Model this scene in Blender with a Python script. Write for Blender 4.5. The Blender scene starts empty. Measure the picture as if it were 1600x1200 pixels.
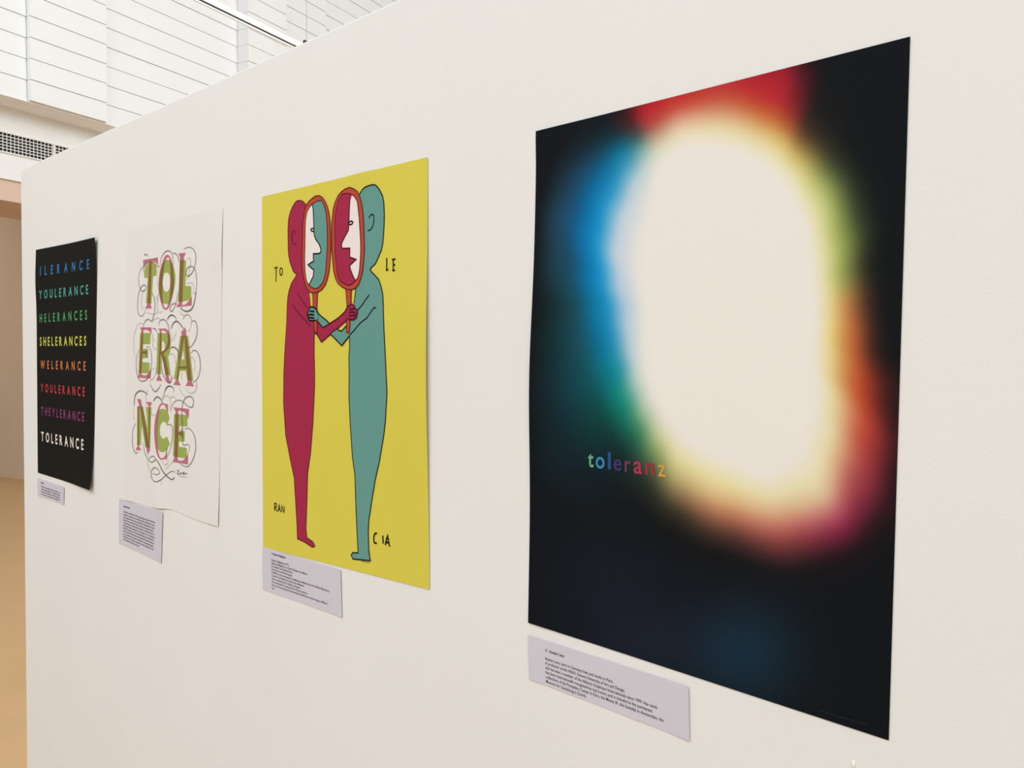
import bpy, bmesh, math, random
import numpy as np
from mathutils import Vector, Matrix
from mathutils.geometry import tessellate_polygon
random.seed(7)
S = bpy.context.scene
COL = S.collection

# ------------------------------------------------------------------ camera, world, lights, exposure
F_PX, YAW, PITCH, ROLL = 1253.5, 0.729374, 0.030113, 0.0078528
DIST, EYE = 0.87, 1.62
SC = DIST/1.235
CAM = np.array([0.0, -DIST, EYE])
_d = np.array([-math.sin(YAW)*math.cos(PITCH), math.cos(YAW)*math.cos(PITCH), -math.sin(PITCH)])
_r = np.cross(_d, [0, 0, 1]); _r /= np.linalg.norm(_r); _u = np.cross(_r, _d)
_c, _s = math.cos(ROLL), math.sin(ROLL)
_r, _u = _c*_r + _s*_u, -_s*_r + _c*_u
cd = bpy.data.cameras.new('camera'); cam = bpy.data.objects.new('camera', cd); COL.objects.link(cam)
cd.sensor_width = 36; cd.lens = 36*F_PX/1600; cd.clip_start = .02; cd.clip_end = 200
cam.matrix_world = Matrix(((_r[0], _u[0], -_d[0], CAM[0]), (_r[1], _u[1], -_d[1], CAM[1]), (_r[2], _u[2], -_d[2], CAM[2]), (0, 0, 0, 1)))
S.camera = cam
S.view_settings.view_transform = 'Standard'; S.view_settings.look = 'None'
S.view_settings.gamma = 1; S.view_settings.use_curve_mapping = False
S.view_settings.exposure = 0.0
w = bpy.data.worlds.new('daylight'); S.world = w; w.use_nodes = True
w.node_tree.nodes['Background'].inputs[0].default_value = (.955, 0.98, .985, 1)
w.node_tree.nodes['Background'].inputs[1].default_value = 0.62
def area(name, loc, size, power, color, aim):
    l = bpy.data.lights.new(name, 'AREA'); l.shape = 'RECTANGLE'; l.size, l.size_y = size; l.energy = power; l.color = color
    o = bpy.data.objects.new(name, l); COL.objects.link(o); o.location = loc
    o.rotation_euler = (Vector(aim)-Vector(loc)).to_track_quat('-Z', 'Y').to_euler(); return o
area("skylight_glow", (-0.5, -6.0, 7.5), (16, 5), 690, (.915, .98, 1.0), (-1.6, -.2, 1.4))
area('skylight_glow', (1.5, 7.0, 8.0), (6, 6), 950, (.93, .985, 1.0), (-9, 4.0, 5.5))

# ------------------------------------------------------------------ geometry helpers
def ray(px, py):
    v = _d*F_PX + _r*(px-800) - _u*(py-600)
    return v
def at_depth(px, py, dep): return CAM + ray(px, py)*dep/F_PX
def at_plane(px, py, n, k):                                   # point of the plane n.p = k seen at a pixel
    v = ray(px, py); n = np.array(n); return CAM + v*((k-n@CAM)/(n@v))
def project(P):
    q = np.asarray(P)-CAM; z = q@_d
    return 800+F_PX*(q@_r)/z, 600-F_PX*(q@_u)/z
def srgb(c):
    out = []
    for x in c:
        x /= 255; out.append(x/12.92 if x <= .04045 else ((x+.055)/1.055)**2.4)
    return out
LF = (.93, .93, .92)                                         # light reaching the display wall
def pig(*c): return [min(.93, a/b) for a, b in zip(srgb(c), LF)]

def mat(name, color, rough=.7, spec=.25, bump=None, mottle=0, attr=False, coat=0):
    m = bpy.data.materials.new(name); m.use_nodes = True; N = m.node_tree.nodes; L = m.node_tree.links
    b = N['Principled BSDF']; b.inputs['Base Color'].default_value = (*color[:3], 1)
    b.inputs['Roughness'].default_value = rough; b.inputs['Specular IOR Level'].default_value = spec
    tc = N.new('ShaderNodeTexCoord')
    if attr:
        a = N.new('ShaderNodeAttribute'); a.attribute_name = 'print'; L.new(a.outputs['Color'], b.inputs['Base Color'])
    elif mottle:
        n = N.new('ShaderNodeTexNoise'); n.inputs['Scale'].default_value = 3.0; n.inputs['Detail'].default_value = 6
        L.new(tc.outputs['Object'], n.inputs['Vector'])
        r = N.new('ShaderNodeValToRGB'); r.color_ramp.elements[0].position = .3; r.color_ramp.elements[1].position = .7
        r.color_ramp.elements[0].color = (*[x*(1-mottle) for x in color[:3]], 1); r.color_ramp.elements[1].color = (*[min(1, x*(1+mottle)) for x in color[:3]], 1)
        L.new(n.outputs['Fac'], r.inputs[0]); L.new(r.outputs[0], b.inputs['Base Color'])
    if bump:
        n2 = N.new('ShaderNodeTexNoise'); n2.inputs['Scale'].default_value = bump[0]; n2.inputs['Detail'].default_value = 4
        L.new(tc.outputs['Object'], n2.inputs['Vector'])
        bp = N.new('ShaderNodeBump'); bp.inputs['Strength'].default_value = bump[1]; bp.inputs['Distance'].default_value = bump[2]
        L.new(n2.outputs['Fac'], bp.inputs['Height']); L.new(bp.outputs[0], b.inputs['Normal'])
    return m
def ink(name, t, body=(0, 0, 0)):                             # translucent printing ink: tints what lies under it, with a little body of its own
    m = bpy.data.materials.new(name); m.use_nodes = True; N = m.node_tree.nodes; L = m.node_tree.links; N.clear()
    o = N.new('ShaderNodeOutputMaterial'); b = N.new('ShaderNodeBsdfTransparent'); b.inputs[0].default_value = (*[math.sqrt(x) for x in t], 1)
    d = N.new('ShaderNodeBsdfDiffuse'); d.inputs[0].default_value = (*body, 1); a = N.new('ShaderNodeAddShader')
    L.new(b.outputs[0], a.inputs[0]); L.new(d.outputs[0], a.inputs[1]); L.new(a.outputs[0], o.inputs[0]); return m

def tag(o, label=None, cat=None, group=None, kind=None):
    if label: o['label'] = label
    if cat: o['category'] = cat
    if group: o['group'] = group
    if kind: o['kind'] = kind
    return o
def link(name, me, m=None, parent=None, smooth=False):
    if m: me.materials.append(m)
    if smooth: me.polygons.foreach_set('use_smooth', [True]*len(me.polygons))
    o = bpy.data.objects.new(name, me); COL.objects.link(o)
    if parent: o.parent = parent
    return o
def mesh(name, v, f, m=None, parent=None, smooth=False):
    me = bpy.data.meshes.new(name); me.from_pydata([tuple(x) for x in v], [], f); me.update()
    return link(name, me, m, parent, smooth)
BOXF = [(0, 3, 2, 1), (4, 5, 6, 7), (0, 1, 5, 4), (1, 2, 6, 5), (2, 3, 7, 6), (3, 0, 4, 7)]
def box(name, x0, x1, y0, y1, z0, z1, m, parent=None, bevel=0, T=None):
    v = [(x0, y0, z0), (x1, y0, z0), (x1, y1, z0), (x0, y1, z0), (x0, y0, z1), (x1, y0, z1), (x1, y1, z1), (x0, y1, z1)]
    if T: v = [T(*p) for p in v]
    o = mesh(name, v, BOXF, m, parent)
    if bevel:
        b = o.modifiers.new('bevel', 'BEVEL'); b.width = bevel; b.segments = 2
    return o
def empty(name, loc, **k):
    o = bpy.data.objects.new(name, None); COL.objects.link(o); o.location = tuple(loc); o.empty_display_size = .1
    tag(o, **k); return o
def keep(parent, root_loc):                                  # children were built in world space
    for c in parent.children: c.location = -Vector(root_loc)

# ------------------------------------------------------------------ materials
M = {}
M['wall'] = mat('painted_partition', (.83, .825, .822), .75, .2, (300, .22, .0008), .010)
M['plaster'] = mat('white_plaster', (.90, .92, .93), .8, .2, (40, .1, .002), .01)
M['slat'] = mat('white_slat', (.88, .895, .91), .6, .2, None, .01)
M['joint'] = mat('slat_backing', (.86, .85, .83), .9, .1)
M['soffit'] = mat('soffit_paint', (.93, .93, .94), .85, .1, None, .01)
M['lintel'] = mat('lintel_paint', (.74, .565, .475), .8, .1, None, .01)
M['tan'] = mat('passage_plaster', (.66, .55, .43), .85, .1, None, .02)
M['skirt'] = mat('baseboard_paint', (.70, .56, .42), .6, .2)
M['metal'] = mat('white_metal', (.86, .86, .86), .4, .4)
M['duct_shade'] = mat('duct_shade_black', (.02, .02, .02), .9, .1)
M['groove'] = mat('track_groove', (.05, .05, .05), .7, .2)
M['wire'] = mat('steel_wire', (.60, .60, .60), .4, .5)
M['nub'] = mat('plaster_nub', (.95, .94, .93), .6, .3)
M['black'] = mat('black_poster_paper', pig(27, 28, 26), .62, .05, (60, .05, .001))
M['white_paper'] = mat('white_poster_paper', (.815, .80, .79), .65, .1)
M['yellow'] = mat('yellow_poster_ink', pig(210, 199, 79), .7, .12)
M['glow'] = mat('gradient_poster_print', (1, 1, 1), .6, .05, attr=True)
M['caption'] = mat('caption_paper', pig(203, 200, 211), .7, .15, (25, .1, .002))
M['type'] = mat('caption_type', pig(78, 70, 74), .7, .1)
# floor: warm pale linoleum
M['floor'] = mat('linoleum', (.56, .355, .178), .38, .35, (8, .05, .002), .03)

# ------------------------------------------------------------------ the partition that carries the posters
WALL_H = EYE + 0.680*DIST
X_END = -3.3077*DIST
def sagged(name, m):
    o = box(name, X_END, 2.2, 0, .12, 0, WALL_H, m, bevel=.004); return o
part = tag(sagged('partition_wall', M['wall']), kind='structure')
nb = at_plane(1334, 1194, (0, 1, 0), 0)
bm = bmesh.new(); bmesh.ops.create_icosphere(bm, subdivisions=2, radius=.0022); bmesh.ops.scale(bm, vec=(.8, .5, 2.0), verts=bm.verts)
me = bpy.data.meshes.new('plaster_nub'); bm.to_mesh(me); bm.free()
o = link('plaster_nub', me, M['nub'], part, True); o.location = (nb[0], -.0008, nb[2])

# ------------------------------------------------------------------ the hall behind (its own axes: s to the right along the clerestory, n away)
vp = ray(1480, 566); E1 = np.array([vp[0], vp[1], 0]); E1 /= np.linalg.norm(E1); E2 = np.array([-E1[1], E1[0], 0])
def H(s, n, z): return (CAM[0]+s*E1[0]+n*E2[0], CAM[1]+s*E1[1]+n*E2[1], z)
def hall(px, py, n):                                          # (s, z) where a pixel meets the plane n = const
    v = ray(px, py); t = n/(v@E2); return t*(v@E1), EYE+t*v[2]
nF = (at_depth(0, 235, 8.0)-CAM)@E2
zb = hall(0, 165, nF)[1]                                      # underside of the slatted clerestory
z1 = hall(0, 281, nF)[1]                                      # underside of the bulkhead
nB = nF*(z1-EYE)/(hall(0, 312, nF)[1]-EYE)                    # back edge of that underside
SR = 17.0; SL = -13.0
tag(box('wall_back', SL, SR, nF, nB, z1+.02, zb+.35, M['plaster'], T=H), kind='structure')
z2 = hall(0, 312, nF+.03)[1]                                  # foot of the pink lintel under the bulkhead
tag(box('trim_1', SL, SR, nF+.03, nB, z2, z1+.018, M['lintel'], T=H), kind='structure')
# slatted clerestory
def n_at(px, py, z):                                          # n of the plane where pixel ray reaches height z
    v = ray(px, py); t = (z-EYE)/v[2]; return t*(v@E2)
n0 = n_at(0, 148, zb)
bays = []                                                     # left end s, n of the face
n1 = n0*.9927; n2 = n1*1.007; n3 = n2*.976; n4 = n3*1.017; n5 = n4*1.007
edges = [(-60, n0), (47, n1), (162, n2), (388, n3), (437, n4), (505, n5), (640, n5)]
sl = [hall(px, 60, n)[0] for px, n in edges]
sl[0] = SL
sl[-1] = SR
pitch = abs(hall(47, 125, n1)[1]-hall(47, 158, n1)[1])
tag(box('trim_2', SL, SR, n0-.02, nF+.3, zb-.0, zb+.012, M['soffit'], T=H), kind='structure')
cler = tag(box('wall_clerestory', SL, SR, n0+.12, nF+.3, zb+.012, zb+pitch*20, M['joint'], T=H), kind='structure')
NROW = 20
for i in range(6):
    a, b = sl[i], sl[i+1]
    n = edges[i][1]
    if i == 0:                                                # left bays continue out of frame
        cuts = [SL, SL+4.2, SL+7.4, b] if b > SL+8 else [SL, b]
    elif i == 5: cuts = [a, a+1.7, a+3.4, b]
    else: cuts = [a, b]
    for c0, c1 in zip(cuts[:-1], cuts[1:]):
        sme = None
        for k in range(NROW):
            if i in (0, 5) and k > 16 and c0 < -6: pass
            if sme is None:
                h = pitch-.0032
                prof = [(-.004, 0), (.007, h), (.42, h), (.42, 0)]          # clapboard lean: foot proud of head
                g = .002
                v = [(c0+g, p[0], p[1]) for p in prof]+[(c1-g, p[0], p[1]) for p in prof]
                base = H(0, 0, 0)
                vv = [(x*E1[0]+y*E2[0], x*E1[1]+y*E2[1], z) for x, y, z in v]
                sme = bpy.data.meshes.new('slat'); sme.from_pydata(vv, [], [(3, 2, 1, 0), (4, 5, 6, 7), (0, 1, 5, 4), (1, 2, 6, 5), (2, 3, 7, 6), (3, 0, 4, 7)])
                sme.materials.append(M['slat'])
            o = bpy.data.objects.new('slat', sme); COL.objects.link(o); o.parent = cler
            o.location = H(0, n + (.003*random.uniform(-1, 1)), zb+.014+k*pitch)
# passage beyond the bulkhead, brightened by an added fill light
ptf = at_plane(0, 744.5, (0, 0, 1), 0)
sP = (ptf-CAM)@E1
tag(box('wall_passage', sP, sP+.15, nB+.001, 26, 0, z1+.6, M['tan'], T=H), kind='structure')
tag(box('baseboard_passage', sP-.014, sP-.001, nB+.01, 26, 0, .085, M['skirt'], T=H), kind='structure')
tag(box('wall_far', SL, sP+.1, 26, 26.15, 0, z1+.6, M['tan'], T=H), kind='structure')
tag(box('ceiling_passage', SL, sP+.15, nB+.002, 26, z1+.6, z1+.7, M['tan'], T=H), kind='structure')
tag(box('wall_return', sP+.15, SR, nF+.05, nB, 0, z2, M['plaster'], T=H), kind='structure')
tag(box('floor', -34, 14, -14, 26, -.1, 0, M['floor']), kind='structure')
zc = zb+pitch*20+.02
for (a, b, c, d_) in ((SL, SR, nF-1.2, nF+.4), (SL, SR, -12, -9), (-13, -9.5, -9, nF-1.2), (5.5, SR, -9, nF-1.2), (-9.5, 5.5, 1.0, 1.5), (-9.5, 5.5, -4.5, -4.0)):
    tag(box('ceiling', a, b, c, d_, zc, zc+.2, M['plaster'], T=H), kind='structure')

_p = H(sP-2.2, nB+2.6, z1+.5)
area('passage_fill', _p, (1.2, 1.2), 55, (1, .93, .84), H(sP-.8, nB+2.4, 0))  # added area fill to brighten passage wall and floor, not a fixture

tag(box('wall_end', SR, SR+.15, -7, nF+.4, 0, zc, M['plaster'], T=H), kind='structure')

# ventilation grille on the bulkhead
gs0 = hall(-75, 190, nF)[0]; gs1 = hall(125, 238, nF)[0]
gz1 = hall(0, 206.3, nF)[1]; gz0 = hall(0, 235.3, nF)[1]
gl = Vector(H((gs0+gs1)/2, nF, gz0))
g = empty('ventilation_grille', gl, label='white metal air grille with dark square cells high on the bulkhead', cat='grille')
def gp(name, s0, s1, na, nb_, za, zb_, m):
    o = box(name, s0, s1, nF+na, nF+nb_, za, zb_, m, g, T=H); o.location = -gl; return o
gp('duct_shade', gs0, gs1, -.004, -.001, gz0, gz1, M['duct_shade'])  # flat black plate, its colour stands in for shade inside the duct
t = .012
gp('frame', gs0-t, gs1+t, -.02, -.0005, gz1, gz1+t, M['metal']); gp('frame', gs0-t, gs1+t, -.02, -.0005, gz0-t, gz0, M['metal'])
gp('frame', gs0-t, gs0, -.02, -.0005, gz0, gz1, M['metal']); gp('frame', gs1, gs1+t, -.02, -.0005, gz0, gz1, M['metal'])
rp = (gz1-gz0)/6
for k in range(1, 6): gp('blade', gs0, gs1, -.016, -.006, gz0+k*rp-.0038, gz0+k*rp+.0038, M['metal'])
sm = hall(83, 240, nF)[0]
gp('mullion', sm-.009, sm+.009, -.019, -.0045, gz0, gz1, M['metal'])
x = gs0+.036
while x < gs1-.01:
    gp('fin', x-.003, x+.003, -.013, -.008, gz0, gz1, M['metal']); x += .0385

# suspended linear lamp over the partition
DL = 6.8
pl = at_depth(400, 46.5, DL); nl = (pl-CAM)@E2; zl = pl[2]
s_end = hall(481, 90, nl)[0]; s_beg = hall(120, -60, nl)[0]-1.2
ll = Vector(H((s_beg+s_end)/2, nl, zl))
lamp = empty('linear_lamp', ll, label='slim white suspended linear luminaire with a dark slot, above the partition', cat='lamp')
def lp(name, s0, s1, na, nb_, za, zb_, m, parent=lamp):
    o = box(name, s0, s1, nl+na, nl+nb_, zl+za, zl+zb_, m, parent, T=H)
    if parent is lamp: o.location = -ll
    return o
lp('housing', s_beg, s_end, 0, .032, .031, .080, M['metal']); lp('lip', s_beg, s_end, 0, .010, 0, .014, M['metal'])
lp('slot', s_beg, s_end, .004, .03, .010, .031, M['groove'])  # near-black block colours in the shadow gap above the lip
for px in (479, 250):
    sw = hall(px, 60, nl+.016)[0]
    a = H(sw, nl+.016, zl+.08); bm = bmesh.new(); bmesh.ops.create_cone(bm, segments=10, radius1=.0026, radius2=.0026, depth=zc-zl-.14, cap_ends=True)
    me = bpy.data.meshes.new('suspension_wire'); bm.to_mesh(me); bm.free()
    o = link('suspension_wire', me, M['wire'], lamp, True); o.location = Vector((a[0], a[1], (zc-.06+zl+.08)/2))-ll
    br = lp('bracket', sw-.035, sw+.035, .006, .026, .079, .125, M['groove'])

# ------------------------------------------------------------------ sheets of paper on the partition
def bump(x, c, w_): return np.exp(-((x-c)/w_)**2)
class Sheet:
    def __init__(self, name, corners, lift, m, label, cat, group=None, nu=40, nv=56, stand=.0006, thick=.0004, edge=None):
        lift = (lambda u, v, f=lift: SC*f(u, v))
        self.lift = lift; self.stand = stand; self.edge = edge
        cs = []
        for (px, py), (u, v) in zip(corners, ((0, 0), (1, 0), (1, 1), (0, 1))):
            p = at_plane(px, py, (0, 1, 0), -float(lift(u, v))-stand); cs.append((p[0], p[2]))
        self.c = np.array(cs)
        self.w = np.linalg.norm(self.c[1]-self.c[0]); self.h = np.linalg.norm(self.c[3]-self.c[0])
        U, V = np.meshgrid(np.linspace(0, 1, nu+1), np.linspace(0, 1, nv+1))
        if edge: U, V = edge(U, V)
        P = self.P(U.ravel(), V.ravel()); self.org = Vector(self.P(np.array([.5]), np.array([.5]))[0]); self.org.y = 0
        f = [(j*(nu+1)+i, (j+1)*(nu+1)+i, (j+1)*(nu+1)+i+1, j*(nu+1)+i+1) for j in range(nv) for i in range(nu)]
        P = P-np.array(self.org)
        n = len(P); B = P.copy(); B[:, 1] += thick               # front and back skins with rim
        fb = [tuple(n+i for i in q[::-1]) for q in f]
        rim = [i for i in range(nu+1)]+[(j+1)*(nu+1)-1 for j in range(1, nv+1)]+[nv*(nu+1)+i for i in range(nu-1, -1, -1)]+[j*(nu+1) for j in range(nv-1, 0, -1)]
        R0 = P[rim]; nr = len(rim)
        fr = [(2*n+k, 2*n+(k+1) % nr, 2*n+nr+(k+1) % nr, 2*n+nr+k) for k in range(nr)]
        self.root = empty(name, self.org, label=label, cat=cat, group=group)
        self.paper = mesh('paper', np.vstack([P, B, R0, R0+np.array([0, thick, 0])]), f+fb+fr, m, self.root, True)
        self.U, self.V, self.grid = U, V, P
    def P(self, u, v, off=0.0):
        u = np.asarray(u, float); v = np.asarray(v, float); c = self.c
        xz = (c[0][None]*((1-u)*(1-v))[:, None]+c[1][None]*(u*(1-v))[:, None]+c[2][None]*(u*v)[:, None]+c[3][None]*((1-u)*v)[:, None])
        y = -(self.stand+self.lift(u, v))-off
        return np.stack([xz[:, 0], y, xz[:, 1]], 1)
    def uv(self, pts):                                          # photograph position -> place on the sheet
        p = np.array(pts, float); u = np.full(len(p), .5); v = np.full(len(p), .5); e = 1e-4
        for _ in range(14):
            X, Y = project(self.P(u, v)); Xu, Yu = project(self.P(u+e, v)); Xv, Yv = project(self.P(u, v+e))
            a, b, c, d = (Xu-X)/e, (Xv-X)/e, (Yu-Y)/e, (Yv-Y)/e; det = a*d-b*c; rx, ry = p[:, 0]-X, p[:, 1]-Y
            u = np.clip(u+np.clip((d*rx-b*ry)/det, -.3, .3), -.2, 1.2); v = np.clip(v+np.clip((-c*rx+a*ry)/det, -.3, .3), -.2, 1.2)
        return np.stack([u*self.w, v*self.h], 1)
    def put(self, name, verts, faces, m, layer, parent=None, cut=True, label=None):   # verts in metres on the sheet
        bm = bmesh.new(); bv = [bm.verts.new((x, y, 0)) for x, y in verts]
        for q in faces:
            try: bm.faces.new([bv[i] for i in q])
            except ValueError: pass
        if cut:
            st = .03
            V = np.array(verts)
            for ax in (0, 1):
                for k in range(int(V[:, ax].min()/st)+1, int(V[:, ax].max()/st)+1):
                    no = (1, 0, 0) if ax == 0 else (0, 1, 0)
                    bmesh.ops.bisect_plane(bm, geom=bm.verts[:]+bm.edges[:]+bm.faces[:], plane_co=tuple(k*st*c for c in no), plane_no=no, dist=1e-6)
        q = np.array([v.co[:2] for v in bm.verts]); P = self.P(q[:, 0]/self.w, q[:, 1]/self.h, .0003+.00018*layer)-np.array(self.org)
        for v, p in zip(bm.verts, P): v.co = p
        bm.normal_update()
        fl = [f for f in bm.faces if f.normal.y > 0]
        if fl: bmesh.ops.reverse_faces(bm, faces=fl)
        me = bpy.data.meshes.new(name); bm.to_mesh(me); bm.free()
        o = link(name, me, m, parent or self.root)
        if label: o['label'] = label
        return o
    def shape(self, name, loops, m, layer, **k):
        Ls = [self.uv(l) for l in loops]
        tri = tessellate_polygon([[Vector((x, y, 0)) for x, y in l] for l in Ls])
        return self.put(name, [tuple(p) for l in Ls for p in l], tri, m, layer, **k)
    def shapes(self, name, polys, m, layer, **k):                # several islands of one print
        V, Fc = [], []
        for loops in polys:
            Ls = [self.uv(l) for l in loops]; b = len(V)
            tri = tessellate_polygon([[Vector((x, y, 0)) for x, y in l] for l in Ls])
            V += [tuple(p) for l in Ls for p in l]; Fc += [tuple(b+i for i in t) for t in tri]
        return self.put(name, V, Fc, m, layer, **k)
    def lines(self, name, polylines, m, layer, join=False, **k):   # [(points, width m, closed)]
        V, Fc, out = [], [], []
        for pts, wd, closed in polylines:
            q = self.uv(pts); n = len(q)
            wd = np.full(n, wd*SC) if np.isscalar(wd) else np.array(wd)*SC
            sg = (np.roll(q, -1, 0)-q); sg /= np.linalg.norm(sg, axis=1)[:, None]+1e-9
            sn = np.stack([-sg[:, 1], sg[:, 0]], 1)
            if not closed: sn[-1] = sn[-2]
            pv = np.roll(sn, 1, 0)
            if not closed: pv[0] = sn[0]
            nn = sn+pv; nn /= np.linalg.norm(nn, axis=1)[:, None]+1e-9
            nn /= np.maximum(.38, (nn*sn).sum(1))[:, None]
            b = len(V); V += [tuple(x) for x in q+nn*wd[:, None]/2]+[tuple(x) for x in q-nn*wd[:, None]/2]
            for i in range(n if closed else n-1):
                j = (i+1) % n; Fc.append((b+i, b+j, b+n+j, b+n+i))
            if not join: out.append(self.put(name, V, Fc, m, layer, **k)); V, Fc = [], []
        return out if not join else self.put(name, V, Fc, m, layer, **k)

def crop(ox, oy, s, pts): return [(ox+x/s, oy+y/s) for x, y in pts]
def curve(pts, closed=False, n=4):                              # Catmull-Rom
    p = [np.array(a, float) for a in pts]; L = len(p); out = []
    for i in range(L if closed else L-1):
        g = (lambda j: p[j % L]) if closed else (lambda j: p[max(0, min(L-1, j))])
        a, b, c, d = g(i-1), g(i), g(i+1), g(i+2)
        for k in range(n):
            t = k/n; out.append(tuple(.5*((2*b)+(-a+c)*t+(2*a-5*b+4*c-d)*t*t+(-a+3*b-3*c+d)*t**3)))
    if not closed: out.append(tuple(p[-1]))
    return out
# type: outlines of the built-in face, one glyph or one line at a time
_glyph = {}
def glyphs(text, weight=0.0, res=3):
    key = (text, weight, res)
    if key not in _glyph:
        cu = bpy.data.curves.new('type', 'FONT'); cu.body = text; cu.size = 1; cu.offset = weight; cu.resolution_u = res
        o = bpy.data.objects.new('type', cu); COL.objects.link(o); dg = bpy.context.evaluated_depsgraph_get()
        me = bpy.data.meshes.new_from_object(o.evaluated_get(dg)); v = np.array([tuple(a.co)[:2] for a in me.vertices]); f = [tuple(p.vertices) for p in me.polygons]
        bpy.data.objects.remove(o); bpy.data.curves.remove(cu); bpy.data.meshes.remove(me); _glyph[key] = (v, f)
    return _glyph[key]
def quad_map(Q, st):                                            # Q = TL,TR,BR,BL on the sheet; st with t up
    s, t_ = st[:, :1], st[:, 1:]; TL, TR, BR, BL = [np.array(q)[None] for q in Q]
    return (BL*(1-s)+BR*s)*(1-t_)+(TL*(1-s)+TR*s)*t_
def glyph_quad(sh, name, ch, quad, m, layer, weight, **k):
    v, f = glyphs(ch, weight, 4); lo, hi = v.min(0), v.max(0); st = (v-lo)/(hi-lo)
    P = quad_map(sh.uv(quad), st); return sh.put(name, [tuple(p) for p in P], f, m, layer, **k)
def word_quad(sh, name, word, quad, m, layer, weight, widen=1.0, **k):   # letters at natural width, spaced to fill the quad
    Q = sh.uv(quad); W = np.linalg.norm(Q[1]-Q[0]); Hh = np.linalg.norm(Q[3]-Q[0])
    cap = glyphs('H', weight, 4)[0]; ch_ = cap[:, 1].max()-cap[:, 1].min(); base = cap[:, 1].min()
    gl_ = [glyphs(c, weight, 4) for c in word]; ws = [(g_[0][:, 0].max()-g_[0][:, 0].min())/ch_*Hh*widen for g_ in gl_]
    gap = (W-sum(ws))/(len(word)-1); V, Fc, x = [], [], 0
    for (v, f), wd in zip(gl_, ws):
        st = np.empty_like(v); st[:, 0] = (x+(v[:, 0]-v[:, 0].min())/(v[:, 0].max()-v[:, 0].min())*wd)/W; st[:, 1] = (v[:, 1]-base)/ch_
        sh.put('letter', [tuple(p) for p in quad_map(Q, st)], f, m, layer, **k); x += wd+gap
def text_line(sh, text, x, y, size, m, weight=0, width=None):   # x, y in metres on the sheet, baseline
    v, f = glyphs(text, weight, 2); v = v*size*np.array([[1, 1.15]])
    if width: v = v*np.array([[width/v[:, 0].max(), 1]])
    return sh.put('text_line', [(x+a, y-b) for a, b in v], f, m, 1)

# ---- poster A: black sheet with eight lines of coloured capitals
def lift_a(u, v): return .010*np.exp(-((1-u)/.25)**2-(v/.11)**2)+.013*np.exp(-((1-u)/.3)**2-((1-v)/.13)**2)+.004*np.exp(-(u/.3)**2-((v-.13)/.1)**2)+.001
pa = Sheet('poster', [(56, 390.5), (148, 371), (140, 766), (59, 738.5)], lift_a, M['black'],
           'black poster with eight lines of coloured capitals, at the far left end of the wall', 'poster')
rows = [('ILERANCE', (63, 416.7, 431), (139.5, 404.7, 420.3), (52, 118, 178)), ('YOULERANCE', (61.3, 454, 467.5), (138, 444.7, 459.7), (78, 158, 148)),
        ('HELERANCES', (62.2, 490.8, 503.9), (136.3, 484, 499.8), (82, 150, 98)), ('SHELERANCES', (62.5, 526.7, 540.5), (135, 525, 540.2), (196, 196, 88)),
        ('WELERANCE', (63.6, 563, 576), (134, 564.8, 579.4), (198, 120, 72)), ('YOULERANCE', (64, 599.6, 612), (132.6, 604.8, 619.6), (190, 62, 72)),
        ('THEYLERANCE', (64.4, 635.6, 648.3), (131.6, 644.2, 659), (136, 58, 112)), ('TOLERANCE', (64.6, 674.4, 689), (130.6, 686.4, 703.6), (226, 220, 212))]
for wd, (xl, tl, bl), (xr, tr, br), c in rows:
    word_quad(pa, 'lettering', wd, [(xl, tl), (xr, tr), (xr, br), (xl, bl)], mat('print_'+wd.lower(), pig(*c), .7, .1), 1, .022, .98)

# ---- poster B: white sheet with TOL / ERA / NCE
def lift_b(u, v): return .0025*np.exp(-((1-u)/.12)**2-((v-.12)/.08)**2)+.007*np.exp(-((u-.42)/.08)**2-((1-v)/.09)**2)+.003*np.exp(-((1-u)/.25)**2-((1-v)/.12)**2)+.003*np.exp(-(u/.12)**2)*(v)+.0003
def edge_b(U, V): return U, V-.012*np.exp(-((U-.55)/.16)**2)*V**6
pb = Sheet('poster', [(198.5, 359), (348, 324.5), (340.5, 822.5), (194, 781)], lift_b, M['white_paper'],
           'white poster with overprinted green and pink letters and thin grey flourishes', 'poster', edge=edge_b, thick=.0004)
red = ink('pink_ink', (.50, .07, .24), (.075, .115, .03)); green = ink('green_ink', (.42, .53, .14)); grey = mat('flourish_ink', pig(120, 112, 106), .7, .1); grey2 = mat('flourish_ink_light', pig(188, 178, 170), .7, .1)
c1 = lambda *p: crop(205, 380, 10, p); c2 = lambda *p: crop(205, 490, 10, p); c3 = lambda *p: crop(200, 600, 7.5, p)
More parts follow.
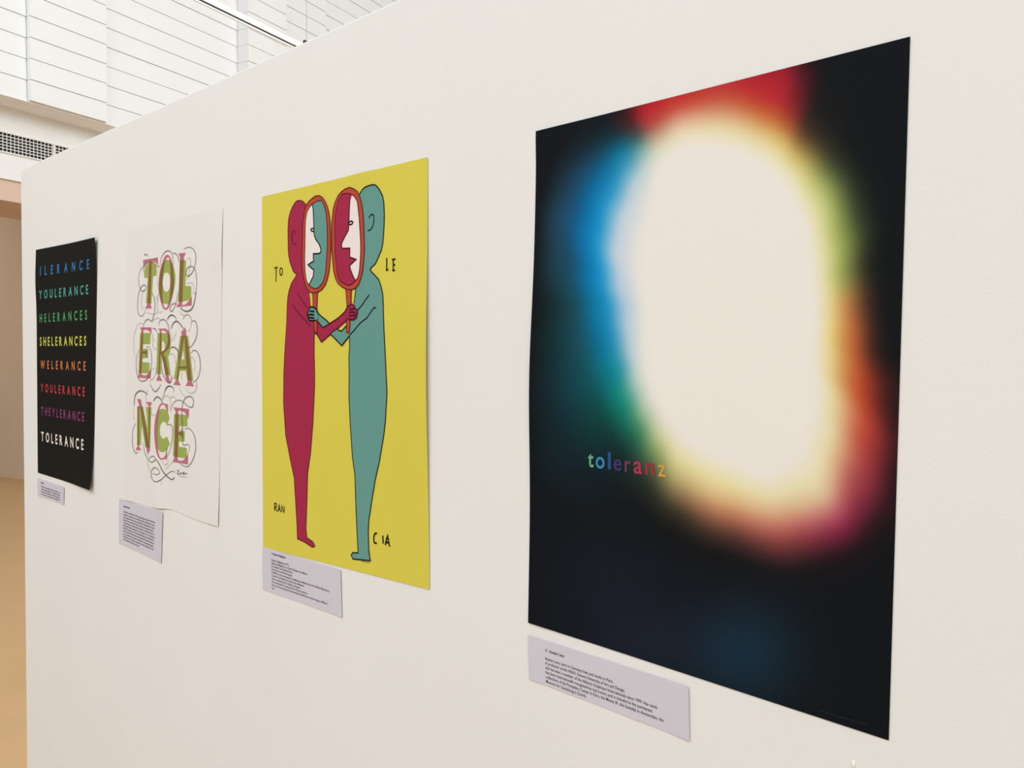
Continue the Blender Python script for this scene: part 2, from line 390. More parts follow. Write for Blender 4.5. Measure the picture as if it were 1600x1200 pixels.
G = [
 ('green_letter', [[c1((205,540),(200,440),(230,350),(280,310),(330,300),(380,320),(400,370),(398,505),(345,520),(318,945),(232,942),(260,545))]]),
 ('green_letter', [[curve(c1((530,265),(490,340),(455,450),(435,600),(440,760),(475,900),(520,945),(580,950),(610,920),(650,800),(680,680),(695,540),(680,430),(650,320),(600,262)),True,2), curve(c1((555,460),(595,490),(612,560),(608,660),(590,730),(550,762),(515,730),(495,650),(498,560),(520,480)),True,3)]]),
 ('green_letter', [[c1((762,265),(860,262),(850,670),(940,670),(940,850),(910,890),(800,915),(730,915),(745,700))]]),
 ('green_letter', [[c2((140,305),(305,300),(300,478),(188,480),(186,548),(268,548),(265,695),(178,700),(176,758),(290,765),(285,900),(275,935),(115,930))]]),
 ('green_letter', [[c2((412,300),(570,305),(608,350),(620,480),(610,600),(580,680),(600,800),(618,965),(540,960),(505,780),(480,690),(470,950),(392,945),(405,600)), c2((485,430),(505,430),(528,480),(525,560),(480,600))]]),
 ('green_letter', [[c2((765,350),(890,345),(925,600),(972,1050),(880,1045),(850,895),(765,895),(740,1035),(665,1025),(720,700)), c2((815,560),(832,715),(790,715))]]),
 ('green_letter', [[c3((112,258),(178,262),(228,520),(215,270),(275,275),(262,748),(205,745),(162,480),(152,720),(105,718))]]),
 ('green_letter', [[c3((360,310),(390,292),(430,292),(465,320),(490,400),(460,480),(440,450),(410,440),(385,480),(373,540),(380,600),(410,645),(440,625),(460,615),(492,700),(460,770),(420,800),(380,795),(350,760),(335,640),(340,480))]]),
 ('green_letter', [[c3((540,350),(700,362),(698,498),(605,492),(603,548),(668,552),(665,672),(600,675),(598,735),(692,748),(688,872),(530,852))]]),
]
R_ = [
 [[c1((190,262),(420,222),(422,345),(385,300),(340,278),(322,300),(300,940),(325,1018),(222,1022),(258,940),(285,300),(245,300),(215,345),(195,400))]],
 [[curve(c1((530,200),(480,330),(445,480),(432,640),(440,790),(465,920),(505,1020),(545,1040),(590,1010),(630,900),(655,790),(670,640),(665,480),(645,330),(615,220),(575,180)),True,2), curve(c1((575,220),(600,250),(615,380),(618,560),(612,720),(600,880),(570,980),(540,1015),(510,970),(490,850),(488,700),(492,550),(510,400),(535,270)),True,2)]],
 [[c1((740,160),(858,148),(828,215),(822,270),(800,905),(800,970),(850,955),(900,905),(940,840),(950,840),(950,972),(705,1000),(745,950),(765,260),(765,210))]],
 [[c2((138,215),(320,212),(318,330),(290,275),(240,252),(200,252),(188,320),(180,590),(230,580),(245,545),(250,690),(228,630),(178,622),(160,950),(215,968),(265,945),(318,860),(306,1015),(98,1000),(128,940),(160,300),(158,255))]],
 [[c2((420,235),(545,232),(590,270),(610,340),(612,440),(590,540),(520,610),(500,640),(540,680),(560,800),(590,960),(600,1040),(620,1060),(645,970),(645,1010),(625,1080),(595,1098),(555,1060),(535,960),(505,760),(480,660),(455,640),(445,960),(490,1052),(395,1048),(425,960),(450,300),(445,262)), c2((475,262),(530,268),(565,310),(580,400),(560,500),(520,570),(468,600))]],
 [[c2((785,270),(820,258),(852,210),(865,340),(905,640),(945,1050),(988,1138),(852,1128),(888,1060),(875,860),(750,860),(735,1035),(778,1122),(662,1112),(705,1035),(740,800),(790,350)), c2((825,380),(838,380),(868,822),(755,822))]],
 [[c3((108,172),(155,180),(165,250),(262,770),(235,828),(222,780),(150,300),(130,240))], [c3((112,262),(130,262),(130,725),(158,778),(92,770),(115,725))], [c3((215,208),(285,213),(262,260),(254,700),(246,660),(245,262))]],
 [[curve(c3((410,218),(440,235),(470,238),(470,335),(452,300),(435,255),(405,240),(380,270),(360,360),(345,500),(342,640),(352,760),(370,845),(392,868),(420,860),(445,820),(458,735),(458,890),(440,875),(400,888),(365,870),(335,800),(315,680),(308,560),(318,420),(345,310),(375,240)),True,2)]],
 [[c3((535,272),(718,292),(712,410),(695,370),(665,330),(620,312),(592,310),(588,560),(620,560),(640,490),(642,640),(625,600),(590,590),(582,870),(600,900),(650,895),(690,850),(708,790),(705,942),(522,912),(545,860),(560,320))]],
]
for nme, polys in G: pb.shapes(nme, polys, green, 1)
for polys in R_: pb.shapes('pink_letter', polys, red, 3)
dark_f, light_f = [], []
for cc, thick_, pts in [
 (c1,1,((830,95),(870,70),(920,62),(970,90),(1000,140),(1015,220),(1010,300),(985,400),(950,470),(900,515),(865,500),(865,430),(890,380),(940,362),(985,385),(1015,460),(1028,600),(1020,740),(990,800))),
 (c1,2,((770,1000),(800,1035),(860,1062),(920,1050),(970,990),(1000,880),(1020,760))),
 (c1,1,((455,330),(480,220),(530,140),(585,120),(635,150),(655,240),(660,330))), (c1,1,((185,440),(200,380),(240,320),(300,290),(350,300),(390,340),(430,365),(450,350))),
 (c1,1,((190,360),(150,410),(125,500),(120,600),(135,680),(160,735),(200,745),(235,700),(220,655),(180,665),(140,730),(115,820),(105,950),(108,1060),(130,1125),(180,1135),(210,1090),(230,1040))),
 (c1,1,((330,770),(355,830),(375,950),(370,1060),(350,1150),(340,1200))), (c1,0,((470,310),(425,450),(410,600),(435,750),(410,900),(415,1030),(450,1085),(490,1050))),
 (c1,1,((660,155),(700,165),(740,220),(750,300))), (c1,1,((735,760),(720,860),(680,1000),(640,1065),(610,1040),(630,970),(680,940),(735,965))), (c1,1,((205,190),(235,172),(268,198))),
 (c1,0,((215,750),(180,780),(160,900),(175,1010),(195,1020))), (c1,1,((570,1200),(590,1150),(640,1125),(690,1150),(715,1200))), (c1,0,((810,1190),(850,1130),(890,1115),(930,1150),(945,1200))),
 (c1,0,((365,870),(400,840),(420,870),(415,950))), (c1,0,((870,640),(920,612),(970,640),(985,720),(960,800))), (c1,0,((880,240),(920,230),(935,300),(915,420),(880,540),(860,580))),
 (c1,0,((255,1080),(330,1105),(400,1090),(420,1040))), (c1,0,((760,1060),(790,1115),(830,1110))),
 (c2,0,((190,160),(140,150),(95,200),(55,320),(42,450),(50,600),(75,700))), (c2,1,((190,240),(200,170),(230,110),(280,90),(320,120),(345,80),(355,30),(360,0))), (c2,0,((330,130),(370,90),(420,65),(460,85),(480,110))),
 (c2,1,((430,180),(450,120),(480,95),(530,100),(570,150),(590,230),(600,330),(610,480))), (c2,2,((630,240),(645,180),(690,125),(740,130),(790,190),(830,250))), (c2,1,((570,100),(600,40),(650,20),(700,60))),
 (c2,0,((810,80),(840,30),(890,15),(935,60),(945,150),(915,250),(870,270))), (c2,1,((950,120),(1000,115),(1030,180),(1035,290),(1010,400),(960,490),(920,525),(870,520))),
 (c2,1,((940,620),(980,575),(1030,590),(1070,680),(1085,800),(1070,940),(1020,1040),(970,1070))), (c2,1,((240,520),(280,520),(315,600),(325,740),(305,880),(260,1010),(190,1055),(120,1020),(90,900),(82,780),(95,650),(130,560))),
 (c2,1,((340,240),(380,235),(410,290))), (c2,2,((620,540),(660,522),(710,550),(745,620),(740,700))), (c2,0,((600,640),(650,625),(690,690),(695,800))), (c2,1,((480,720),(475,800),(490,900),(520,1000),(580,1080),(620,1060),(645,960))),
 (c2,0,((330,300),(340,480),(380,555),(410,540))), (c2,0,((330,870),(380,850),(390,930),(350,1010),(300,1050),(310,1130),(360,1195))), (c2,1,((540,1195),(570,1145),(610,1130),(660,1160))), (c2,0,((1020,1040),(1030,1120),(1010,1200))),
 (c2,0,((630,280),(625,380),(650,420),(690,330),(710,260))), (c2,0,((800,900),(790,980),(800,1040))), (c2,0,((920,680),(970,690),(1000,780),(990,900))), (c2,0,((380,430),(340,380),(350,300))),
 (c3,2,((75,250),(80,170),(100,110),(145,80),(190,90),(235,125))), (c3,0,((75,250),(65,330),(75,420))), (c3,0,((240,60),(212,130),(215,180),(210,320))), (c3,1,((270,10),(290,60),(325,88),(365,50),(390,0))), (c3,2,((300,200),(320,170),(350,150),(385,175),(405,215))),
 (c3,1,((400,190),(425,120),(450,45),(490,25),(535,45),(545,100))), (c3,0,((400,190),(430,145),(470,140),(500,180),(500,300))), (c3,0,((490,170),(540,145),(565,190))),
 (c3,1,((500,320),(520,250),(560,200),(610,190),(650,210),(700,255),(750,272),(770,230),(765,170),(725,145),(680,160),(650,215),(637,280),(635,400),(645,560),(645,700),(670,715),(710,705),(725,750),(710,800))),
 (c3,1,((670,525),(715,520),(760,560),(790,640),(795,760),(770,870),(720,955),(670,965),(610,930))), (c3,1,((95,460),(65,520),(55,620),(60,730),(85,800),(105,810),(120,780))),
 (c3,1,((180,680),(195,780),(220,850),(250,895),(285,915),(325,880),(300,845),(260,860),(255,880))), (c3,2,((325,885),(360,920),(410,1020),(460,1080),(520,1118),(550,1090))),
 (c3,1,((560,1040),(530,1020),(490,1035),(440,1075),(390,1120),(330,1145),(285,1110),(275,1030),(310,980),(350,995),(375,1040),(340,1060),(290,1050))), (c3,0,((230,880),(240,960),(270,1030))),
 (c3,1,((455,480),(500,475),(525,520),(520,650),(500,760),(460,860))), (c3,0,((395,900),(430,950),(460,930),(480,880))), (c3,0,((600,40),(640,110),(700,165))), (c3,0,((680,50),(720,100),(770,100),(800,60),(805,0))),
 (c3,0,((440,1000),(480,960),(530,900))), (c3,1,((575,1010),(600,1015),(580,1050),(610,1055),(620,1040),(640,1050),(660,1030),(655,1060),(680,1045),(705,1055))), (c3,0,((395,1130),(395,1190))), (c3,0,((600,1075),(640,1082),(695,1090))),
 (c3,0,((285,240),(275,330),(300,370),(330,350)))]:
    q = curve(cc(*pts), n=5)
    n_ = len(q); wds = np.array([{0: .0022, 1: .0028, 2: .0045}[thick_]*(.6+.4*math.sin(math.pi*i/(n_-1))) for i in range(n_)])
    (light_f if thick_ == 0 else dark_f).append((q, wds, False))
pb.lines('flourish', dark_f, grey, 5); pb.lines('flourish', light_f, grey2, 6)

# ---- poster C: yellow sheet, two figures holding mirrors
def lift_c(u, v): return .0085*np.exp(-((1-u)/.25)**2-((v-.5)/.28)**2)+.0015*np.exp(-(u/.2)**2-((v-.5)/.3)**2)+.0035*np.exp(-((u-.66)/.07)**2-(v/.05)**2)+.0008
pc = Sheet('poster', [(409.5, 307.5), (668, 245.5), (671, 921.5), (411, 855)], lift_c, M['yellow'],
           'yellow poster of a magenta and a teal figure holding hand mirrors', 'poster')
mag, teal, orange, facew = [mat(n_, pig(*c), .7, .12) for n_, c in (('magenta_ink', (158, 40, 73)), ('teal_ink', (98, 149, 141)), ('orange_ink', (180, 72, 50)), ('bare_paper', (230, 221, 217)))]
out_d = mat('outline_ink', pig(24, 26, 24), .7, .1); out_m = mat('outline_ink_plum', pig(86, 18, 42), .7, .1)
A = lambda *p: crop(420, 280, 10, p); B = lambda *p: crop(510, 280, 10, p); Ee = lambda *p: crop(420, 390, 10, p); Ff = lambda *p: crop(510, 390, 10, p)
Gg = lambda *p: crop(430, 460, 10, p); Hh = lambda *p: crop(510, 460, 10, p); K = lambda *p: crop(400, 580, 3, p)
LW = .0034
teal_b = B((520,240),(560,170),(600,130),(670,100),(740,85),(780,100),(830,160),(880,260),(900,360),(908,550),(905,720),(895,870),(885,1000),(870,1070))+Ff((865,0),(820,110),(770,220),(710,275),(688,315),(705,345),(760,400),(815,460),(850,550),(880,680),(890,800))+Hh((895,350),(905,600),(915,800),(930,1100))+K((610,0),(615,100),(607,240),(600,300),(580,420),(560,510),(545,600),(530,700),(527,750),(530,840),(537,888),(455,880),(447,862),(455,850),(480,852),(477,800),(470,650),(465,490),(453,400),(443,250),(437,120),(438,0))+Hh((355,1000),(368,800),(365,650),(400,300))+Ff((435,840),(455,700),(465,600),(540,400),(590,0))+B((560,400),)
pc.shape('teal_figure', [teal_b], teal, 1)
mag_b = A((585,400),(550,360),(520,340),(480,332),(450,335),(415,365),(375,430),(340,510),(312,620),(303,760),(303,900),(306,1050))+Ee((305,0),(315,100),(335,200),(385,340),(440,392),(400,460),(355,530),(320,640),(300,740),(290,880),(275,1200))+Gg((180,400),(165,700),(150,950),(138,1200))+K((130,150),(140,300),(165,430),(180,500),(187,620),(193,720),(195,785),(230,802),(265,825),(277,820),(268,800),(240,780),(235,740),(240,600),(243,480),(257,380),(268,240),(276,60))+Gg((618,1200),(612,900),(615,600))+Ee((655,870),(650,780),(635,670),(560,500),(530,200))+A((540,900),(560,600))
pc.shape('magenta_figure', [mag_b], mag, 1)
pc.lines('outline', [(mag_b[:73-1] if False else mag_b[:len(mag_b)-7], LW*.8, False)], out_m, 2)
pc.lines('outline', [(teal_b[:len(teal_b)-7], LW, False), (Ff((465, 600), (455, 700), (435, 840)), LW, False)], out_d, 2)
# folds, ears
pc.lines('outline', [(curve(B((670,610),(690,570),(720,552),(745,570),(745,660),(725,740),(690,790),(650,805))), LW, False),
    (Hh((495,245),(560,170),(600,110),(675,5)), LW, False), (Hh((365,640),(440,560),(530,450),(640,365),(690,290),(740,215),(760,205),(780,215)), LW, False)], out_d, 3)
pc.lines('outline', [(curve(A((410,850),(410,815),(395,805),(375,830),(362,900),(370,970),(395,1015),(410,1025),(435,1000))), LW*.8, False),
    (Ee((455,680),(480,730),(550,830),(615,920)), LW*.8, False), (Ee((375,870),(395,885),(430,940),(470,1000),(560,1090),(650,1195)), LW*.8, False)], out_m, 3)
# teal arm (under) then magenta arm
ta = Gg((640,235),(680,300),(740,355),(800,400),(855,460),(965,535),(1020,572),(1045,572),(1110,500),(1180,440),(1180,640),(1045,800),(870,620),(750,520),(700,460),(640,400))
pc.shape('teal_arm', [ta], teal, 2)
pc.lines('outline', [(Gg((640,235),(680,300),(740,355),(800,400),(855,460)), LW*1.1, False), (Gg((965,535),(1020,572),(1045,572),(1110,500),(1130,480)), LW*1.1, False), (Gg((1165,650),(1045,800),(870,620)), LW*1.1, False), (Gg((640,400),(700,460),(750,520)), LW*1.1, False)], out_d, 4)
h1 = [(489.3,457),(490,480),(491,503),(491.5,515),(493.3,521.5),(496,521.5),(496.5,503),(495.6,483),(496.8,456.5)]
h2 = [(541,452),(543,478),(542.3,500),(542,518.5),(544.3,520.6),(546.6,519.5),(547.8,499.5),(549,478),(549.5,452.5)]
ma = Gg((500,200),(615,300),(690,430),(750,522),(840,468),(900,430),(950,400))+Hh((210,355),(300,270),(340,200),(345,385),(190,520),(80,600))+Gg((870,622),(730,745),(610,560),(560,500))
pc.shape('magenta_arm', [ma], mag, 3)
pc.lines('outline', [(Gg((750,524),(855,460),(900,430),(950,400))+Hh((210,355),(300,270),(340,200)), LW*1.2, False), (Hh((345,385),(190,520),(80,600))+Gg((870,622),(730,745),(655,620),(610,560)), LW, False)], out_m, 5)
for hp in (h1, h2):
    pc.shape('mirror_handle', [hp], orange, 5); pc.lines('outline', [(hp, LW*.8, False)], out_m, 6)
th = Gg((545,215),(580,195),(612,202),(655,235),(680,300),(680,380),(650,402),(620,410),(548,408),(527,385),(530,352),(515,330),(515,295),(540,255))
pc.shape('teal_hand', [th], teal, 7)
pc.lines('outline', [(Gg((680,300),(655,235),(612,202),(580,195),(545,215),(540,255),(515,295),(515,330),(530,352),(527,385),(548,408),(620,410),(650,402)), LW*1.3, False),
    (Gg((555,262),(590,266),(625,270)), LW*1.6, False), (Gg((525,318),(570,316),(620,322)), LW*1.6, False), (Gg((535,365),(580,366),(622,372)), LW*1.6, False)], out_d, 8)
mh = Hh((320,240),(340,200),(375,170),(410,155),(440,175),(450,212),(485,242),(495,290),(478,322),(482,352),(430,395),(345,388),(310,370))
pc.shape('magenta_hand', [mh], mag, 7)
pc.lines('outline', [(Hh((300,270),(340,200),(375,170),(410,155),(440,175),(450,212),(485,242),(495,290),(478,322),(482,352),(430,395),(345,385)), LW*1.3, False),
    (Hh((365,235),(420,232),(455,215)), LW*1.4, False), (Hh((365,288),(410,275),(470,290)), LW*1.4, False), (Hh((365,335),(420,330),(475,330)), LW*1.4, False)], out_m, 8)
# mirrors
o1 = A((600,400),(640,340),(700,290),(740,262),(800,258),(850,290),(900,370),(935,470),(955,580),(968,700),(972,900),(975,1100))+Ee((965,150),(950,330),(925,450),(890,550),(840,620),(770,665),(700,680),(640,660),(590,590),(550,450),(525,250))+A((525,1100),(530,1000),(535,750),(550,600),(570,470))
i1 = A((605,520),(640,450),(690,390),(760,350),(830,330),(870,400),(905,530),(920,700),(925,900),(922,1100))+Ee((915,100),(905,250),(890,400),(850,520),(790,590),(740,610),(690,595),(640,560),(600,490),(580,350),(572,150))+A((578,1000),(580,850),(585,650))
p1 = A((690,390),(705,470),(710,600),(715,750),(720,870),(745,940),(800,1020),(825,1090),(820,1150),(780,1165),(707,1165))+Ee((707,75),(710,185),(670,205),(625,240),(660,275),(715,320),(705,420),(670,490),(637,558))
o2 = B((370,128),(310,150),(250,190),(190,260),(145,360),(115,460),(100,600),(92,750),(90,1000))+Ff((92,0),(105,150),(120,330),(150,450),(190,530),(260,590),(330,620),(390,630),(460,605),(510,550),(550,440),(580,300),(595,100))+B((602,1100),(600,1000),(590,700),(580,520),(560,400),(530,270),(490,190),(430,150))
i2 = B((255,235),(320,225),(390,235),(440,265),(490,340),(505,450),(520,600),(530,750),(540,900),(545,1050))+Ff((545,0),(540,150),(525,330),(500,440),(460,485),(420,530),(370,560),(320,550),(220,490),(185,400),(165,250),(150,100))+B((147,1100),(145,1000),(140,750),(145,580),(165,450),(200,330))
p2 = B((400,240),(380,320),(370,450),(365,600),(362,720),(355,800),(300,900),(255,990),(245,1050),(265,1085),(330,1080),(378,1080))+Ff((378,0),(376,120),(475,155),(430,200),(375,250),(390,320),(430,420),(460,483))
def split(inner, prof, side):                                   # part of the glass on one side of the profile
    d0 = min(range(len(inner)), key=lambda i: math.dist(inner[i], prof[0])); d1 = min(range(len(inner)), key=lambda i: math.dist(inner[i], prof[-1]))
    n_ = len(inner); fwd = [inner[(d0+k) % n_] for k in range(((d1-d0) % n_)+1)]; bwd = [inner[(d0-k) % n_] for k in range(((d0-d1) % n_)+1)]
    arc = fwd if side == 'f' else bwd
    return list(prof)+list(reversed(arc))[1:-1]
for o_, i_, p_, cr, cl, nm_r, nm_l in ((o1, i1, p1, teal, facew, 'teal_reflection', 'face'), (o2, i2, p2, facew, mag, 'face', 'magenta_reflection')):
    pc.shape('mirror_frame', [o_], orange, 4)
    clockwise = 'f' if o_ is o1 else 'f'
    pc.shape(nm_r, [split(i_, p_, 'f')], cr, 6); pc.shape(nm_l, [split(i_, p_, 'b')], cl, 6)
    pc.lines('outline', [(o_, LW*.7, True), (i_, LW*.75, True)], out_m, 7)
    pc.lines('outline', [(p_, LW*1.1, False)], out_d if o_ is o1 else out_m, 8)
pc.lines('outline', [(A((718,772),(682,772),(668,790),(680,814),(718,818)), LW*1.1, False), (B((352,690),(375,668),(400,655),(425,670),(420,695),(395,712),(358,706)), LW*1.1, False)], out_d, 9)
def strokes(sh, name, Ls, m, wd=.0042):
    for L_ in Ls: sh.lines('letter', [(p, wd, False) for p in L_], m, 2, join=True)
strokes(pc, 'letter', [[Ee((90,288),(141,277)), Ee((118,282),(117,400),(113,505))], [curve(Ee((180,300),(195,288),(210,300),(217,345),(206,385),(192,402),(178,375),(175,330),(182,300)))]], out_d, .0034)
strokes(pc, 'letter', [[Ff((945,130),(947,220),(943,320)), Ff((932,322),(972,312))], [Ff((1047,150),(1048,325)), Ff((1028,156),(1082,148)), Ff((1045,240),(1080,235)), Ff((1032,326),(1076,324))]], out_d, .0040)
strokes(pc, 'letter', [[K((88,618),(88,655)), K((88,618),(96,620),(97,634),(89,638),(92,641),(100,657))], [K((104,658),(109,626),(116,660)), K((106,646),(114,648))], [K((121,661),(122,630),(132,662),(134,632))]], out_d, .0032)
strokes(pc, 'letter', [[curve(K((568,760),(558,762),(553,783),(556,803),(567,806)))], [K((595,770),(597,808))], [K((607,815),(612,790),(618,772),(622,795),(627,822)), K((611,802),(625,803))]], out_d, .0046)
pc.lines('signature', [(K((495,889),(515,893),(535,897)), .002, False)], grey, 2)

# ---- poster D: black sheet, soft blaze of light and colour
def lift_d(u, v): return .0105*np.exp(-(u/.22)**2-((v-.50)/.19)**2)+.0028*np.exp(-(u/.15)**2-(v/.05)**2)+.0015*np.exp(-(u/.15)**2-((1-v)/.2)**2)+.0008
pd = Sheet('poster', [(837, 205), (1422, 57), (1388.5, 1157), (825, 973)], lift_d, M['glow'],
           'large black poster with a glowing white oval in rainbow haze, nearest at right', 'poster', nu=190, nv=270)
W_ = (231, 227, 222); K0 = (17, 21, 25)
ST = {  # direction in degrees (clockwise from right) : radius, printed colour, outwards
 -90: [(250,W_),(280,(226,216,170)),(304,(205,150,115)),(328,(188,78,60)),(352,(182,45,50)),(385,(150,35,45)),(440,(60,20,30))],
 -75: [(236,W_),(262,(226,218,165)),(284,(212,172,108)),(306,(190,98,50)),(332,(182,42,50)),(372,(160,32,48)),(430,(60,20,32))],
 -70: [(230,W_),(254,(226,218,160)),(276,(212,184,108)),(298,(168,92,50)),(328,(128,36,42)),(370,(80,24,34)),(410,(30,20,26))],
 -65: [(222,W_),(243,(224,219,162)),(262,(202,180,104)),(281,(140,108,60)),(303,(62,48,36)),(340,(28,26,27)),(400,K0)],
 -50: [(190,W_),(214,(222,220,165)),(237,(183,192,118)),(258,(118,135,75)),(282,(52,60,42)),(315,(20,24,26)),(360,K0)],
 -30: [(160,W_),(181,(222,220,165)),(203,(172,186,103)),(224,(120,136,72)),(250,(52,60,40)),(282,(20,24,26)),(330,K0)],
 -15: [(147,W_),(167,(222,219,160)),(186,(165,178,100)),(206,(112,120,66)),(228,(46,46,32)),(250,(20,23,25)),(300,K0)],
 0: [(145,W_),(167,(225,216,150)),(186,(203,152,90)),(204,(158,98,56)),(224,(70,46,36)),(248,(21,22,25)),(300,K0)],
 15: [(150,W_),(172,(228,216,140)),(195,(203,138,74)),(216,(172,86,48)),(240,(64,36,32)),(264,(20,22,25)),(320,K0)],
 30: [(163,W_),(190,(228,216,152)),(213,(204,150,92)),(240,(192,86,46)),(264,(150,52,38)),(288,(76,32,30)),(325,(22,21,24))],
 42: [(195,W_),(230,(226,218,168)),(258,(212,158,118)),(290,(188,78,58)),(322,(148,50,54)),(360,(52,24,30)),(400,K0)],
 52: [(222,W_),(270,(226,218,172)),(300,(206,150,118)),(332,(170,78,80)),(368,(128,44,62)),(410,(40,22,28)),(450,K0)],
 62: [(258,W_),(308,(228,220,178)),(338,(214,186,150)),(364,(186,104,110)),(392,(134,38,70)),(432,(30,20,26)),(480,K0)],
 75: [(272,W_),(308,(226,218,175)),(335,(210,166,132)),(360,(182,100,92)),(386,(118,54,56)),(426,(24,21,24)),(480,K0)],
 90: [(238,W_),(275,(228,220,164)),(302,(213,176,128)),(326,(172,108,82)),(352,(84,56,48)),(385,(20,20,22)),(440,K0)],
 105: [(218,W_),(250,(224,218,164)),(276,(188,174,118)),(300,(128,108,76)),(326,(50,47,38)),(358,(18,21,23)),(420,K0)],
 115: [(198,W_),(224,(208,208,168)),(248,(132,158,100)),(272,(70,94,66)),(297,(38,48,42)),(330,(20,25,28)),(400,K0)],
 125: [(182,W_),(206,(172,194,168)),(225,(82,146,108)),(246,(28,98,80)),(275,(18,46,46)),(325,(18,30,36)),(400,K0)],
 137: [(162,W_),(184,(172,200,190)),(205,(56,150,132)),(223,(10,124,114)),(256,(15,66,64)),(325,(18,38,46)),(400,K0)],
 150: [(142,W_),(164,(182,206,216)),(182,(62,150,175)),(201,(4,128,150)),(236,(15,84,94)),(292,(18,50,60)),(352,K0)],
 165: [(126,W_),(156,(172,200,218)),(178,(40,142,192)),(198,(5,114,158)),(230,(22,78,94)),(272,(18,48,56)),(312,K0)],
 180: [(122,W_),(155,(165,196,222)),(181,(24,140,196)),(204,(8,114,155)),(231,(24,72,88)),(262,(18,47,52)),(290,K0)],
 195: [(132,W_),(170,(178,202,224)),(198,(22,144,204)),(220,(8,112,168)),(246,(24,76,102)),(278,(25,58,72)),(304,K0)],
 210: [(150,W_),(195,(186,206,224)),(228,(20,142,202)),(250,(6,114,174)),(276,(25,80,120)),(305,(28,60,78)),(330,K0)],
 225: [(172,W_),(216,(190,208,224)),(250,(36,146,200)),(276,(6,110,164)),(302,(25,74,108)),(332,(22,38,50)),(360,K0)],
 237: [(203,W_),(243,(184,206,216)),(270,(64,150,190)),(292,(12,114,150)),(317,(16,52,64)),(345,(18,25,29)),(380,K0)],
 243: [(233,W_),(258,(192,208,200)),(279,(112,166,160)),(298,(50,84,82)),(322,(70,28,32)),(348,(45,22,26)),(385,K0)],
 248: [(247,W_),(270,(210,212,186)),(290,(178,140,118)),(306,(170,70,66)),(328,(186,36,46)),(355,(110,28,34)),(400,(30,20,24))],
 257: [(256,W_),(280,(228,218,184)),(301,(214,160,134)),(322,(190,66,54)),(344,(184,40,45)),(375,(160,32,42)),(430,(60,20,28))],
}
ks = sorted(ST); ang = np.array(ks+[ks[0]+360], float)
rad = np.array([[s[0] for s in ST[k]] for k in ks]+[[s[0] for s in ST[ks[0]]]], float)
colr = np.array([[s[1] for s in ST[k]] for k in ks]+[[s[1] for s in ST[ks[0]]]], float)
Uv, Vv = pd.U.ravel(), pd.V.ravel()
PX, PY = project(pd.P(Uv, Vv))
dx, dy = PX-1130, PY-480; th_ = np.degrees(np.arctan2(dy, dx)); th_ = np.where(th_ < -90, th_+360, th_); rr = np.hypot(dx, dy)
ii = np.clip(np.searchsorted(ang, th_, side='right')-1, 0, len(ang)-2); tt = (th_-ang[ii])/(ang[ii+1]-ang[ii]); tt = tt*tt*(3-2*tt)*.5+tt*.5
Rr = rad[ii]*(1-tt[:, None])+rad[ii+1]*tt[:, None]; Cc = colr[ii]*(1-tt[:, None, None])+colr[ii+1]*tt[:, None, None]
Rr = np.hstack([Rr, Rr[:, -1:]+70]); Cc = np.concatenate([Cc, np.broadcast_to(np.array(K0, float), (len(Cc), 1, 3))], 1)
out = Cc[:, 0].copy()
for k in range(7):
    t_ = np.clip((rr-Rr[:, k])/(Rr[:, k+1]-Rr[:, k]), 0, 1)
    out = np.where((rr >= Rr[:, k])[:, None], Cc[:, k]*(1-t_[:, None])+Cc[:, k+1]*t_[:, None], out)
def glow(cx, cy, sx, sy, c):
    global out
    g_ = np.exp(-((PX-cx)/sx)**2-((PY-cy)/sy)**2)[:, None]; far = np.clip((rr-330)/80, 0, 1)[:, None]
    out = out+g_*far*(np.array(c, float)-np.array(K0))
glow(1165, 1020, 85, 85, (22, 44, 60)); glow(960, 905, 110, 90, (24, 26, 38)); glow(905, 700, 60, 70, (18, 34, 42)); glow(1010, 1010, 100, 60, (23, 30, 42))
img = out.reshape(pd.U.shape+(3,))
kx = np.exp(-(np.arange(-6, 7)/3.1)**2); kx /= kx.sum()
for ax in (0, 1):
    pad = [(0, 0)]*3; pad[ax] = (6, 6); q = np.pad(img, pad, mode='edge'); img = sum(kx[i]*np.take(q, range(i, i+img.shape[ax]), axis=ax) for i in range(13))
x = np.clip(img, 0, 255)/255; lin = np.where(x <= .04045, x/12.92, ((x+.055)/1.055)**2.4)/np.array(LF)
lin = np.minimum(lin, .93).reshape(-1, 3)
me = pd.paper.data; at_ = me.color_attributes.new('print', 'FLOAT_COLOR', 'POINT'); n_ = len(me.vertices)
buf = np.full((n_, 4), 1.0); buf[:len(lin), :3] = lin; buf[len(lin):, :3] = .02; at_.data.foreach_set('color', buf.ravel())
sl_ = .132
for chh, x0, x1, yt, yb, c in (('t',190,278,283,502,(112,178,140)), ('o',310,450,338,524,(62,140,192)), ('l',500,548,266,536,(40,86,140)), ('e',590,716,374,556,(66,56,110)), ('r',766,858,398,576,(124,58,96)), ('a',904,1036,406,606,(180,54,92)), ('n',1084,1234,430,626,(160,52,66)), ('z',1280,1410,462,650,(208,164,72))):
    dxx = (x1-x0)/2*sl_
    glyph_quad(pd, 'letter', chh, crop(900, 680, 10, [(x0, yt-dxx*.4), (x1, yt+dxx*.4), (x1, yb+dxx), (x0, yb-dxx)]), mat('print_'+chh, pig(*[x*.93 for x in c]), .7, .1), 1, .014, label=None)
pd.lines('credit_line', [([(1281, 1109.5), (1315, 1121), (1355, 1132.5)], .0032, False)], mat('credit_ink', pig(25, 29, 37), .7, .1), 1)

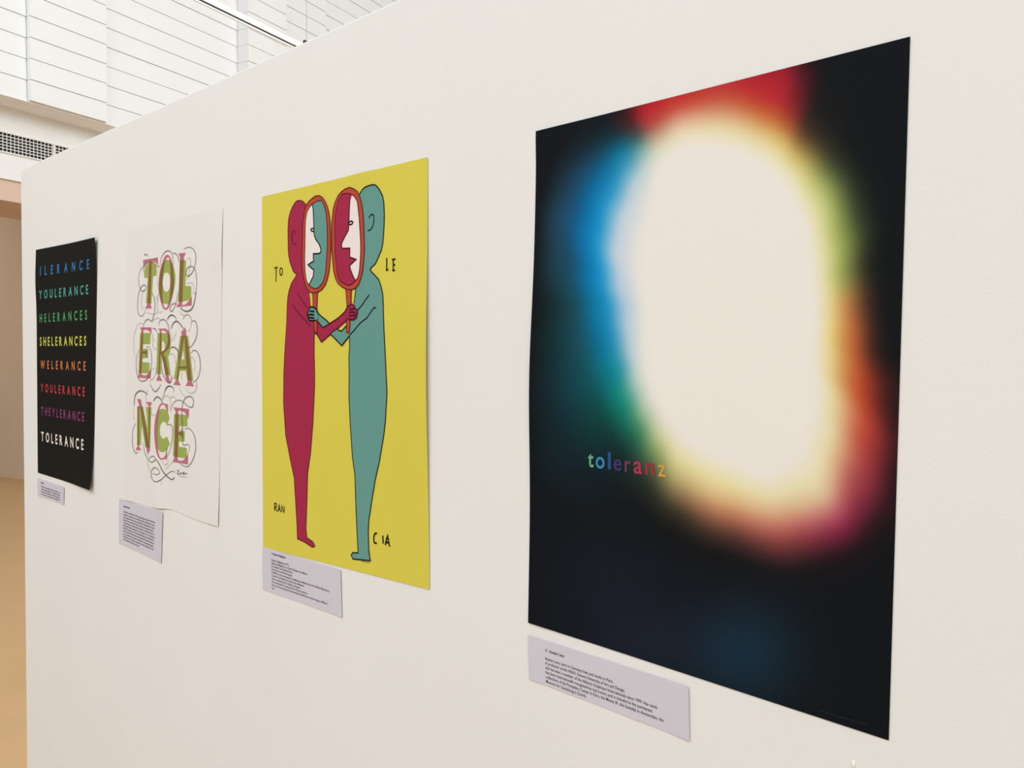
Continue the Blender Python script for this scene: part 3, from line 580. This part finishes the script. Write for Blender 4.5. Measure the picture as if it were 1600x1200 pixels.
# ---- captions under the posters
def cap(corners, label, lift, heading, lines_, head, first, last, right, ref, nu=16, nv=12):
    sh = Sheet('caption_card', corners, lift, M['caption'], label, 'caption', 'printed captions below the posters', nu=nu, nv=nv)
    (x0, yh), (xa, y1), (xb, y2), (xr, _) = sh.uv([head, first, last, right])
    pt = (y2-y1)/(len(lines_)-1); v, f = glyphs(lines_[ref], 0, 2); size = (xr-x0)/v[:, 0].max()
    print('caption size', size, pt)
    size_y = min(size*1.25, pt*.95)
    text_line(sh, heading, x0, yh, size, M['type'], .014)
    for k, l_ in enumerate(lines_):
        full = lines_ is TXT2 or lines_ is TXT1
        wdt = (xr-x0)*JUST[k % len(JUST)] if full and k < len(lines_)-(lines_ is TXT2) else None
        text_line(sh, l_, x0, y1+k*pt, size, M['type'], 0.004, wdt)
    return sh
JUST = (1, .985, .985, .97, .98)
def curl(a, b): return lambda u, v: .0004+.5*a*np.exp(-((1-u)/.10)**2)+.5*b*np.exp(-(u/.12)**2)+.0006*np.sin(u*7+v*3)**2
rw = random.Random(4)
def worn(n):                                                   # print too small to read in the photograph
    t_ = ''
    while len(t_) < n: t_ += ''.join(rw.choice('aeionrmuscvtlxzw') for _ in range(rw.choice((2, 3, 5, 6, 8))))+' '
    return t_[:n].strip()
TXT2 = [worn(62) for _ in range(10)]+[worn(29)]; TXT1 = [worn(50) for _ in range(4)]
L4 = [(824.5, 992), (1075.5, 1073), (1077, 1158), (826.5, 1061)]
sh4 = cap(L4, 'wide caption card with long lines of type beneath the glowing white oval poster', curl(.004, .003), '11  Anette Lenz',
    ['Anette Lenz, born in Germany lives and works in Paris.', 'A professor at the HEAD Geneva University of Art and Design,', 'she has been a member of the Alliance Graphique Internationale since 1999. Her work',
     'has been internationally recognised by top honors and is included in the permanent', 'collections of the Pompidou Center in Paris, the Moma SF, the Stedelijk in Amsterdam, the', 'Museum for Gestaltung in Zurich.'],
    (851.5, 1017.5), (852, 1030.6), (852.5, 1066), (1037, 1127.5), 4)
L3 = [(409.8, 854), (532, 891), (534, 965), (410.4, 921)]
sh3 = cap(L3, 'caption card beneath the yellow poster, with ragged left-aligned lines', curl(.003, .002), '5. Alejandro Magallanes',
    ['Alejandro Magallanes (1971)', 'Alejandro Magallanes is a Graphic Designer from Mexico.', 'He studied in the National School.', 'He works as an editorial designer.', 'In 2004 he is also represented in the Museum of Modern Art of the Gallery Reference in',
     'Center for the biennials by Gallery Poster Museum.', 'He has written books for children and poems.', 'He was selected for an annual of the 100 best posters in.', 'He is one of the artists and the international exhibitions of modern design, in Mexico', 'City.'],
    (424, 866), (424, 876), (424.5, 919.5), (515, 925.7), 4)
L2 = [(186, 779), (254, 801), (251.5, 880), (185.3, 848.5)]
sh2 = cap(L2, 'caption card beneath the white poster, filled with a dense square text block', curl(.004, .002), worn(12), TXT2,
    (193, 792), (192.3, 800.2), (192.3, 843.2), (242.5, 817), 0)
L1 = [(58.6, 747), (100, 761.5), (99.3, 789), (58.6, 774.5)]
sh1 = cap(L1, 'small caption card beneath the black poster with coloured capitals', curl(.003, .002), worn(8), TXT1,
    (64.2, 755.3), (64.2, 761), (64.2, 772.7), (94.5, 771.7), 0)
